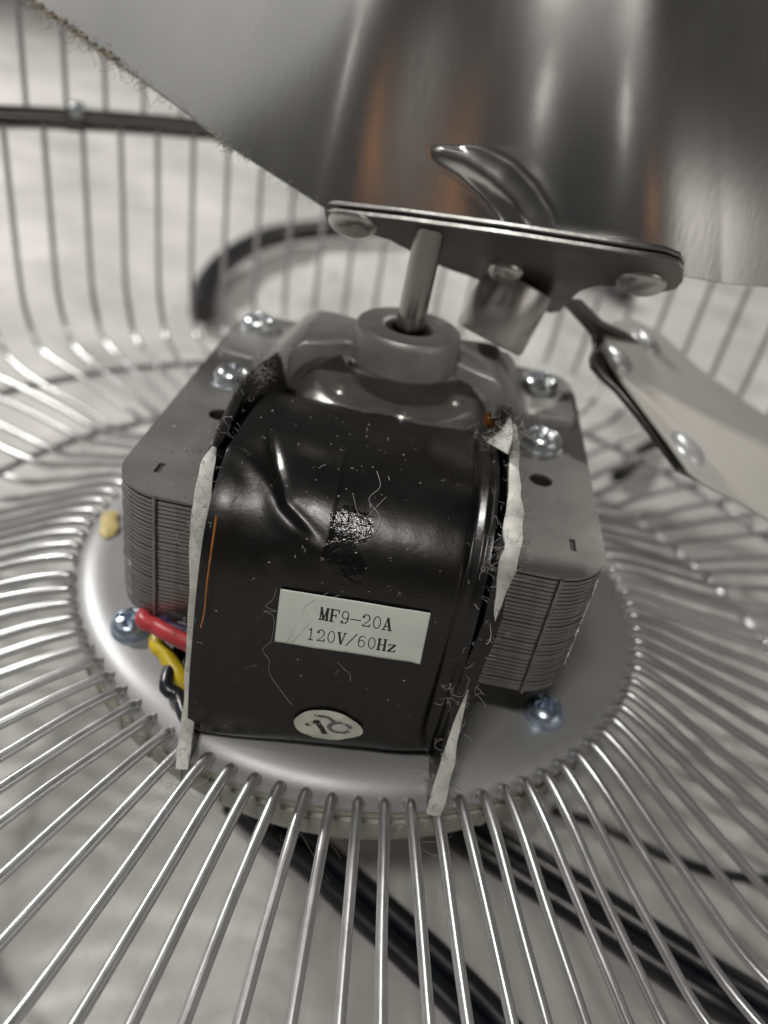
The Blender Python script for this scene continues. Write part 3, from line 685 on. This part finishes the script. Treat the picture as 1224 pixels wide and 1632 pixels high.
# ------------------------------------------------------------------ cords and tube
def on_floor(u, v, z): return at(u, v, 2, z)
def cord(name, label, pix, z, r, twin, cat, m):
    P_ = smoothpath([on_floor(u, v, z) for u, v in pix], 8)
    t = thing(name, label, cat, P_[0], 'twin power cords on the floor' if twin else 'thin cables on the floor')
    for sgn in ((-1, 1) if twin else (0,)):
        mb = MB(); path = []
        for i, c in enumerate(P_):
            d = (P_[min(i + 1, len(P_) - 1)] - P_[max(i - 1, 0)]).normalized(); path.append(c + d.cross(V(0, 0, 1)).normalized() * (sgn * r * 1.05))
        mb.tube(path, r, 16); mb.build('conductor' if twin else 'sheath', m, t)
    return t
cord('power_cord', 'black twin power cord passing under the plate towards the bottom centre', [(380, 1270), (430, 1312), (500, 1365), (580, 1440), (660, 1512), (740, 1590), (820, 1680), (900, 1790)], -57, 2.6, True, 'power cord', M['blackpvc'])
cord('power_cord', 'thick black twin power cord running diagonally to the lower right corner', [(690, 1270), (740, 1318), (800, 1358), (900, 1420), (1010, 1490), (1120, 1560), (1224, 1622), (1400, 1730)], -56, 3.0, True, 'power cord', M['blackpvc'])
cord('thin_cable', 'thin dark cable curving to the right edge behind the spokes', [(880, 1290), (950, 1312), (1030, 1350), (1100, 1378), (1160, 1395), (1240, 1402), (1400, 1400)], -58, 1.2, False, 'cable', M['blackpvc'])
cord('thin_cable', 'dark slack cable lying on the floor beyond the motor', [(985, 760), (1005, 735), (1030, 715), (1060, 700), (1100, 690)], -56, 3.5, False, 'cable', M['blackpvc'])
tt = [on_floor(u, v, -50) for u, v in [(322, 496), (330, 455), (356, 420), (395, 393), (440, 376), (490, 368), (560, 364), (700, 372), (900, 420), (1000, 470)]]
tag(MB().tube(smoothpath(tt, 8), 7.0, 16).build('stand_tube', M['tubeblack']), 'curved black tube of the stand arching behind the cage wires', 'tube')

# ------------------------------------------------------------------ lint
def fibre(mb, p, length, curl, r, n=9, grav=V(0, 0, 0), d0=None):
    d = Vector(d0) if d0 else V(random.uniform(-1, 1), random.uniform(-1, 1), random.uniform(-1, 1)); d.normalize(); pts = [Vector(p)]
    ax = V(random.uniform(-1, 1), random.uniform(-1, 1), random.uniform(-1, 1)).normalized(); k = random.uniform(-curl, curl)
    for i in range(n):
        d = Matrix.Rotation(k + random.uniform(-.35, .35) * curl, 3, ax) @ d; d = (d + grav).normalized(); pts.append(pts[-1] + d * (length / n))
    mb.tube(pts, r, 3, caps=False)
lw = MB(); ld = MB()
PL = smoothpath(Lp, 10); PR = smoothpath(Rp, 10)
for path in (PL, PR):
    for k in range(170):
        c = random.choice(path) + V(random.gauss(0, 1.2), random.gauss(-.8, .5), random.gauss(.3, .5))
        fibre(lw if random.random() < .6 else ld, c, random.uniform(1, 4.5), .9, random.uniform(.02, .04))
for (u, v, y, n_, sp) in ((418, 590, -16, 70, 1.2), (812, 690, -24, 110, 1.6), (800, 890, -50, 60, 1.5), (735, 1110, -53, 60, 1.2), (700, 1230, -56, 60, 1.3), (325, 1000, -51, 50, 1.8), (292, 1220, -58, 50, 1.5), (780, 700, -22, 70, 1.3)):
    c0 = at(u, v, 1, y)
    for k in range(n_): fibre(lw if random.random() < .55 else ld, c0 + V(random.gauss(0, sp), random.gauss(0, sp), random.gauss(0, sp)), random.uniform(1, 3.5), 1.1, random.uniform(.014, .03))
# loose threads on the tape and label
def thread(sx, r=.026, m=lw, lift=.35): m.tube([cpos(x, s, lift) for x, s in [(q.x, q.y) for q in smoothpath([V(a, b, 0) for a, b in sx], 8)]], r, 4, caps=False)
thread([(-9.6, 69.6), (-9.9, 71.6), (-10.8, 72.9), (-9.2, 73.5), (-11, 73.8), (-9.4, 74.6), (-9.3, 78.6), (-10.4, 80.6), (-9.2, 82.6), (-8.9, 85.1), (-6.5, 88.6), (-4.8, 90.9)])
thread([(-2.1, 68.8), (-4.6, 71.1), (-5.6, 73.6), (-6.4, 76.6), (-7, 78.6)], .03, lift=.55)
thread([(-0.4, 68.8), (-3, 70.6), (-4.2, 74.6), (-6.4, 78.6)], .03, lift=.55)
thread([(1.2, 48.6), (2.2, 51.6), (1, 54.1), (3.1, 56.6), (2.6, 59.1), (0.2, 60.6)], .04)
thread([(-1.5, 53.6), (-0.2, 56.4), (1.2, 56.8), (2.2, 55.2), (3.4, 53.1)], .03)
thread([(1, 80.8), (2.2, 82.0), (3.2, 82.8), (3.4, 84.2)], .03)
for k in range(40):
    x = random.gauss(-1, 7); s = random.gauss(52, 13)
    fibre(lw, cpos(x, s, .12), random.uniform(.2, 1.1), 1.2, random.uniform(.025, .06), 5)
sp_ = MB()
for k in range(75):
    if k < 45: c = cpos(max(-19, min(17, random.gauss(-1, 9))), max(32, random.gauss(56, 15)), .06)
    else: c = V(random.choice((-1, 1)) * random.uniform(27, 38), random.uniform(-38, -5), 37.9)
    r = random.uniform(.05, .15) * (1.5 if random.random() < .1 else 1)
    sp_.lathe([(r, -r * .3), (r * .7, r * .6)], 5, Matrix.Translation(c) @ Matrix.Rotation(random.uniform(0, 3), 4, 'Z') @ Matrix.Diagonal((random.uniform(.7, 2), .8, 1, 1)))
tag(lw.build('pale_lint', M['lint'], motor), kind='stuff'); tag(ld.build('dark_lint', M['lint_dark'], motor), kind='stuff'); tag(sp_.build('dust_specks', M['lint'], motor), kind='stuff')
# lint between guard wires below the plate, and dust on the blade edge
gl = MB()
for k in range(38):
    c = at(random.gauss(560, 100), random.gauss(1335, 32), 2, -3 + random.uniform(-3, 2)); fibre(gl, c, random.uniform(3, 10), .45, .018, 12)
for k in range(25): fibre(gl, at(random.gauss(275, 15), random.gauss(1215, 25), 2, 0), random.uniform(2, 7), .7, .03, 12)
tag(gl.build('wire_lint', M['lint'], guard), kind='stuff')
bl = MB(); bd = MB()
for k in range(420):
    v = random.choice([random.uniform(-10, 130), random.uniform(-10, 160), random.uniform(0, 330)]) if k < 330 else random.gauss(232, 10)
    u = left_u(v) + random.gauss(0, 2.2); c = deep(u, v, bdepth(u, v) - .2)
    fibre(bl if random.random() < .5 else bd, c, random.uniform(.8, 5 if v < 170 else 2), 1.0, random.uniform(.02, .05), 9)
for k in range(110):
    v = random.uniform(-15, 95); u = left_u(v) + random.uniform(-2, 16); c = deep(u, v, bdepth(u, v) - .3); r = random.uniform(.1, .5)
    bd.lathe([(r, -r * .4), (r * .8, r * .4), (r * .2, r * .6)], 6, Matrix.Translation(c))
tag(bl.build('edge_lint', M['lint'], fan), kind='stuff'); tag(bd.build('edge_dust', M['tan'], fan), kind='stuff')
